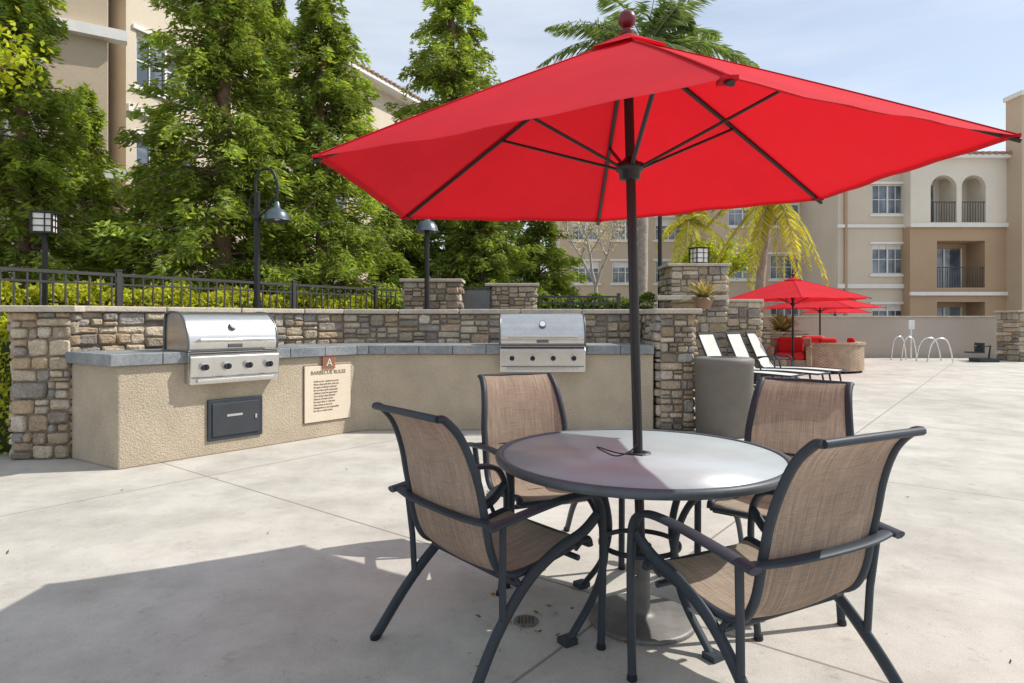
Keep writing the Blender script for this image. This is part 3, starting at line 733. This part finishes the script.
facade(T,'balcony_lower',(x2,yb),(x3,yb),0,5.9,[(PX(937,yb)-x2,2.9,PX(985,yb)-x2,5.2,'bal'),(PX(937,yb)-x2,.1,PX(985,yb)-x2,2.2,'bal')],m_bbrown); hull(T,'balcony_lower',(x2,yb),(x3,yb),8,0,5.9,m_bbrown)
facade(T,'balcony_upper',(x2,yb-.05),(x3,yb-.05),5.9,9.2,[(a0,6.1,a1,8.4,'arch'),(a2,6.1,a3,8.4,'arch')],m_bcream); hull(T,'balcony_upper',(x2,yb-.05),(x3,yb-.05),8,5.9,9.2,m_bcream)
T.part('bands',m_trim).box(((x2+x3)/2,yb-.11,5.95),(x3-x2+.1,.12,.2)); T.part('bands',m_trim).box(((x2+x3)/2,yb-.08,2.6),(x3-x2+.1,.12,.18))
roof(T,(x2,yb),(x3,yb),8,9.2,1.0,.4)
yt=YB-1.6; x4,x5=PX(1022,yt),PX(1130,yt)
facade(T,'tower',(x4,yt),(x5,yt),0,12.0,[(2.4,6.6,3.9,8.1),(2.4,3.6,3.9,5.1)],m_btan); hull(T,'tower',(x4,yt),(x5,yt),1.0,0,12.0,m_btan)
T.part('bands',m_btan).box(((x4+x5)/2,yt+.5,12.1),(x5-x4+.16,1.16,.22))
facade(T,'link',(x3,yb+.6),(x4+.2,yb+.6),0,9.5,[],m_btan)
T.done()
T=Thing('apartment_building',(bx(700,38),38,0),0,True)
x6,x7=PX(715,36),PX(850,36)
hs=[]
for zz in (.9,3.6,6.6):
    for p in (728,770,812): hs.append((PX(p,36)-x6,zz,PX(p,36)-x6+1.7,zz+1.4))
facade(T,'middle',(x6,36),(x7,36),0,8.9,hs,m_btan); hull(T,'middle',(x6,36),(x7,36),8,0,8.9,m_btan); roof(T,(x6,36),(x7,36),8,8.9,.9)
x8,x9=PX(560,40),PX(720,40); hs=[]
for zz in (.9,3.6,6.3):
    for p in (572,612,655,690): hs.append((PX(p,40)-x8,zz,PX(p,40)-x8+1.7,zz+1.4))
facade(T,'left',(x8,40),(x9,40),0,8.9,hs,m_btan); hull(T,'left',(x8,40),(x9,40),8,0,8.9,m_btan); roof(T,(x8,40),(x9,40),8,8.9,.9)
T.done()
T=Thing('apartment_building',(-11,16,0),0,True)
A=Vector((-17.5,14.5));B=Vector((PX(62,17),17.0));C=Vector((PX(126,18.0),18.0)); Dd=Vector((PX(412,31),31.0))
d=Dd-C; L=d.length; hs=[]
s=.30
while s<L-2.4:
    for zz in (1.9,5.0,8.0): hs.append((s,zz,s+2.0,zz+1.6))
    s+=3.6
facade(T,'main',C,Dd,0,11.6,hs,m_bsand); hull(T,'main',C,Dd,8,0,11.6,m_bsand)
n=Vector((d.y,-d.x)).normalized()
facade(T,'column',(B.x,B.y-.6),(C.x+.05,C.y-.9),0,13.2,[],m_btan); hull(T,'column',(B.x,B.y-.6),(C.x+.05,C.y-.9),3,0,13.2,m_btan)
for zz in (5.2,8.9,11.6):
    c=((B.x+C.x)/2+.05,(B.y+C.y)/2-.85,zz); T.part('bands',m_trim).box(c,(2.3,.35,.28),math.atan2(C.y-B.y-.3,C.x-B.x))
hs=[(3.2,1.9,4.9,3.5),(3.2,5,4.9,6.5),(3.2,8,4.9,9.5)]
facade(T,'wing',A,(B.x,B.y),0,12.0,hs,m_bcream)
roof(T,C,Dd,8,11.6,1.5,.7)
T.part('bands',m_trim).box(((C.x+Dd.x)/2+n.x*.06,(C.y+Dd.y)/2+n.y*.06,7.3),(L,.12,.2),math.atan2(d.y,d.x))
T.done()

# ---------------------------------------------------------------- vegetation
def conifer(x,y,z0,h,r,nbr,per,seed,name='redwood_tree',mat=None,lsz=1.0,low=.04,pw=.75):
    rs=np.random.RandomState(seed); t=Thing(name,(x,y,z0)); rr=random.Random(seed)
    tr=t.part('trunk',m_bark); tr.tube([(0,0,0),(rr.uniform(-.05,.05),0,h*.5),(0,0,h*.98)],[.018*h,.011*h,.002*h],10)
    br=t.part('branches',m_bark); C=[];Dr=[];K=[]
    for i in range(nbr):
        tt=rs.uniform(0,1)**.95; zb=h*(low+(.98-low)*tt); L=r*((1-tt)**pw*.93+.07)*rs.uniform(.4,1.15); az=rs.uniform(0,2*np.pi)
        up=rs.uniform(.1,.6); d=np.array([np.cos(az),np.sin(az)]); sd=np.array([-d[1],d[0]])
        dr=rs.uniform(.2,.6)
        f=lambda s:np.stack([d[0]*s*L,d[1]*s*L,zb+up*L*s-dr*L*s*s],-1)
        sp=f(np.linspace(0,.95,5)); br.tube([tuple(p) for p in sp],[.012+.012*L,.010+.009*L,.008+.006*L,.008,.004],4,cap=False)
        m=int(per*(.35+L/r)); s=rs.uniform(.15,1.02,m)**.7
        lat=rs.normal(0,1,m)*.17*L*(1.15-s)*1.2+rs.normal(0,.03,m)
        p=f(s); p[:,0]+=sd[0]*lat; p[:,1]+=sd[1]*lat; p[:,2]+=-np.abs(lat)*.35+rs.normal(0,.06,m)-rs.uniform(0,.16,m)
        C.append(p)
        dd=np.stack([d[0]*1.0+sd[0]*np.sign(lat)*.9,d[1]*1.0+sd[1]*np.sign(lat)*.9,np.full(m,-.5)],-1)+rs.normal(0,.45,(m,3)); Dr.append(dd)
        k=rs.uniform(.65,1.45); kk=leafcol(rs,m,.6*k,1.35*k,.35); kk*= (1+.5*(s[:,None]-.5)); K.append(kk)  # leaves darken towards the trunk: inner crown shade put into their colour
    C=np.concatenate(C);Dr=np.concatenate(Dr);K=np.concatenate(K); n=len(C)
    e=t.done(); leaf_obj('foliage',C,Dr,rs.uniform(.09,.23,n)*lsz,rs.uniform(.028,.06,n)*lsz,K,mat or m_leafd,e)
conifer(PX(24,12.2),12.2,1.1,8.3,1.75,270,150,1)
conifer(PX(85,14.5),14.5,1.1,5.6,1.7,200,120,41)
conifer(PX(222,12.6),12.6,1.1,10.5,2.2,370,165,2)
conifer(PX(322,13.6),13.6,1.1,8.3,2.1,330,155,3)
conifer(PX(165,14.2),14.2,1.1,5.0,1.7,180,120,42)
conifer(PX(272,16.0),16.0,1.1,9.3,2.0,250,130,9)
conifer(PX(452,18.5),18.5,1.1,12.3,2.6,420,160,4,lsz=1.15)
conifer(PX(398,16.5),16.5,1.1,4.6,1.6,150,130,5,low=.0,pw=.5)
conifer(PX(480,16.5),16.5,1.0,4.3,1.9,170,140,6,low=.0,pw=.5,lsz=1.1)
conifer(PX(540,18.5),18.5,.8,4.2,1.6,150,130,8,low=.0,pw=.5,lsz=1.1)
def broadleaf(name,x,y,z0,h,r,seed,nl,mat,bark,lsz=.09,spread=.35):
    rs=np.random.RandomState(seed); rr=random.Random(seed); t=Thing(name,(x,y,z0)); b=t.part('trunk_and_limbs',bark); tips=[]
    def grow(p,d,L,rad,lev):
        e=p+d*L; mid=p+d*L*.5+Vector((rr.uniform(-.06,.06),rr.uniform(-.06,.06),0))*L
        b.tube([p,mid,e],[rad,rad*.85,rad*.7],6,cap=False)
        if lev>=4: tips.append(e); return
        if lev>=2: tips.append(mid); tips.append(e)
        for i in range(3 if lev<3 else 2):
            q=(d+Vector((rr.uniform(-1,1),rr.uniform(-1,1),rr.uniform(-.25,.6)))*.75).normalized(); grow(e,q,L*rr.uniform(.6,.85),rad*.62,lev+1)
    grow(Vector((0,0,0)),Vector((0,0,1)),h*.36,h*.018,0)
    e=t.done(); P=np.array([list(p) for p in tips]); n=nl; idx=rs.randint(0,len(P),n)
    kb=rs.uniform(.7,1.3,len(P))
    C=P[idx]+rs.normal(0,spread*r*.35,(n,3)); D=rs.normal(0,1,(n,3)); D[:,2]-=.3
    K=leafcol(rs,n,.7,1.3,.2)*kb[idx][:,None]
    leaf_obj('foliage',C,D,rs.uniform(.7,1.3,n)*lsz,rs.uniform(.4,.7,n)*lsz,K,mat,e)
broadleaf('maple_tree',-9.1,8.8,1.1,4.8,1.6,11,9000,m_leafy,m_bark,.12)
broadleaf('flowering_tree',PX(596,17),17,.9,3.6,1.4,12,1500,leafmat('pale_blossom',(.5,.48,.42),.3),m_wbark,.07)
broadleaf('small_tree',PX(700,26),26,0,4.2,1.3,14,4000,m_leafy,m_bark,.15)
def hedge(name,p0,p1,w,z0,z1,n,seed,mat,sz=.06):
    rs=np.random.RandomState(seed); p0=np.array(p0);p1=np.array(p1); L=np.linalg.norm(p1-p0); u=(p1-p0)/L; v=np.array([-u[1],u[0]])
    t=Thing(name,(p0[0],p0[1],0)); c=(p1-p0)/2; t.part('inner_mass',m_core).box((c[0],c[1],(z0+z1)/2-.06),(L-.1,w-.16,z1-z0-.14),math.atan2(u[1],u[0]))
    e=t.done(); s=rs.uniform(0,L,n)
    f=rs.randint(0,4,n); a=rs.uniform(-w/2,w/2,n); z=rs.uniform(z0,z1,n); bulge=.06*np.sin(s*5)+.05*np.sin(s*11+1)
    top=f<2; z=np.where(top,z1+bulge+rs.normal(0,.035,n),z); a=np.where(f==2,-w/2+rs.normal(0,.03,n)-bulge*.5,np.where(f==3,w/2+rs.normal(0,.03,n),a))
    C=np.stack([u[0]*s+v[0]*a,u[1]*s+v[1]*a,z],1); D=rs.normal(0,1,(n,3)); D[:,2]+=.4
    leaf_obj('foliage',C,D,rs.uniform(.7,1.4,n)*sz,rs.uniform(.4,.8,n)*sz,leafcol(rs,n,.5,1.4,.3),mat,e)
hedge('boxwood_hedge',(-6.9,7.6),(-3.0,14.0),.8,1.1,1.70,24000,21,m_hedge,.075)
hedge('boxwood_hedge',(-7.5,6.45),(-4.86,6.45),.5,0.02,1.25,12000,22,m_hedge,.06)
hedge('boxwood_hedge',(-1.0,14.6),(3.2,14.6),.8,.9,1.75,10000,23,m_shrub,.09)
hedge('boxwood_hedge',(4.6,17.5),(6.3,18.0),.8,0,1.45,6000,24,m_shrub,.10)
def palm(x,y,h,r,n,seed,mat,leanx=0,name='palm_tree',droop=1.0,skirt=0,tr=.17,emax=1.35):
    rs=random.Random(seed); t=Thing(name,(x,y,0)); k=t.part('trunk',m_pbark)
    P=[(leanx*(i/16)**2,0,h*i/16) for i in range(17)]; k.tube(P,[tr*(1.15-.3*i/16)+(.015 if i%2 else 0) for i in range(17)],14)
    C=[];D=[];L=[];rc=t.part('rachis',m_pbark); top=Vector(P[-1]); K=[]
    for i in range(n):
        a=rs.uniform(0,6.283); e=rs.uniform(-.1,emax) if i>=skirt else rs.uniform(-.9,-.2); d=Vector((math.cos(a)*math.cos(e),math.sin(a)*math.cos(e),math.sin(e))); Lf=r*rs.uniform(.85,1.15)
        g=droop*rs.uniform(.45,.75); path=[]
        for j in range(13):
            q=j/12; path.append(top+d*Lf*q-Vector((0,0,g*Lf*q*q)))
        rc.tube(path,[.022*(1-.85*j/12) for j in range(13)],5,cap=False)
        sd=Vector((-math.sin(a),math.cos(a),0)); kk=rs.uniform(.7,1.35)
        for j in range(70):
            q=.12+.88*j/70; f=q*12; i0=min(11,int(f)); p=path[i0].lerp(path[i0+1],f-i0); tg=(path[i0+1]-path[i0]).normalized()
            ll=.42*r/2.0*math.sin(math.pi*min(1,.12+q*.86))**.6
            for s in (-1,1):
                dd=(sd*s*.8+tg*.55+Vector((0,0,rs.uniform(-.75,-.15)))).normalized(); C.append(p+dd*ll/2);D.append(dd);L.append(ll*rs.uniform(.85,1.1)); K.append(kk*rs.uniform(.8,1.2))
    e=t.done(); K=np.array(K)[:,None]*np.ones((1,3)); leaf_obj('fronds',np.array([list(c) for c in C]),np.array([list(c) for c in D]),np.array(L),.04*r/2,K,mat,e)
palm(PX(641,19),19,9.35,3.3,40,31,m_palm,.15,droop=1.0,emax=1.25)
palm(PX(757,21),21,5.5,2.2,30,32,m_palmy,.5,droop=1.3,skirt=10,tr=.14)
palm(PX(690,27),27,5.4,2.0,24,33,m_palmy,0,droop=1.2,tr=.14)
rs=np.random.RandomState(5); n=60
xs=np.concatenate([rs.normal(.0,.15,30)+.1,rs.uniform(-3,3,30)]); ys=np.concatenate([rs.normal(2.75,.12,30),rs.uniform(2.2,6,30)])
C=np.stack([xs,ys,np.full(n,.008)],1); D=rs.normal(0,1,(n,3)); D[:,2]*=.1
leaf_obj('fallen_leaves',C,D,rs.uniform(.01,.04,n),rs.uniform(.008,.02,n),leafcol(rs,n,.5,1.4,.3),m_dry)
t=Thing('floor_drain',(.06,2.78,0)); t.part('plate',m_base).lathe([(.055,.001),(.055,.006),(.045,.007),(.001,.007)],n=24)
for i in range(5): t.part('slots',m_black).box((-.03+i*.015,0,.0085),(.006,.06,.002))
t.done()

# ---------------------------------------------------------------- light, world, camera
sd=Vector((1.70,.33,1.86)).normalized()
el=math.asin(sd.z); az=math.atan2(sd.x,sd.y)
L=bpy.data.lights.new('sun','SUN'); L.energy=5.0; L.angle=math.radians(.55); L.color=(1,.955,.88)
o=bpy.data.objects.new('sun',L); bpy.context.collection.objects.link(o); o.rotation_euler=sd.to_track_quat('Z','Y').to_euler(); o.location=(10,2,12)
w=bpy.data.worlds.new('World'); bpy.context.scene.world=w; w.use_nodes=True; nt=w.node_tree; bg=nt.nodes['Background']
sky=nt.nodes.new('ShaderNodeTexSky'); sky.sky_type='NISHITA'; sky.sun_disc=False; sky.sun_elevation=el; sky.sun_rotation=az
sky.air_density=1.0; sky.dust_density=.8
tc=nt.nodes.new('ShaderNodeTexCoord'); mp=nt.nodes.new('ShaderNodeMapping'); mp.inputs['Scale'].default_value=(.9,.9,5.5); mp.inputs['Rotation'].default_value=(.1,.35,.3)
nt.links.new(tc.outputs['Generated'],mp.inputs[0])
f=noise(nt,1.6,7,.55,mp.outputs[0]); f=ramp(nt,f,[(.35,(.40,.40,.40)),(.70,(.90,.90,.90))])
c=mixc(nt,'MIX',f,sky.outputs[0],(6.2,6.6,7.1)); nt.links.new(c,bg.inputs[0]); bg.inputs[1].default_value=.15
cam=bpy.data.cameras.new('camera'); cam.sensor_width=36; cam.lens=F/1024*36; cam.shift_y=-21.5/1024; cam.clip_end=1000; cam.clip_start=.05
o=bpy.data.objects.new('camera',cam); bpy.context.collection.objects.link(o); o.location=(0,0,H); o.rotation_euler=(math.pi/2,0,0)
sc=bpy.context.scene; sc.camera=o
sc.view_settings.view_transform='Standard'; sc.view_settings.look='None'; sc.view_settings.exposure=0
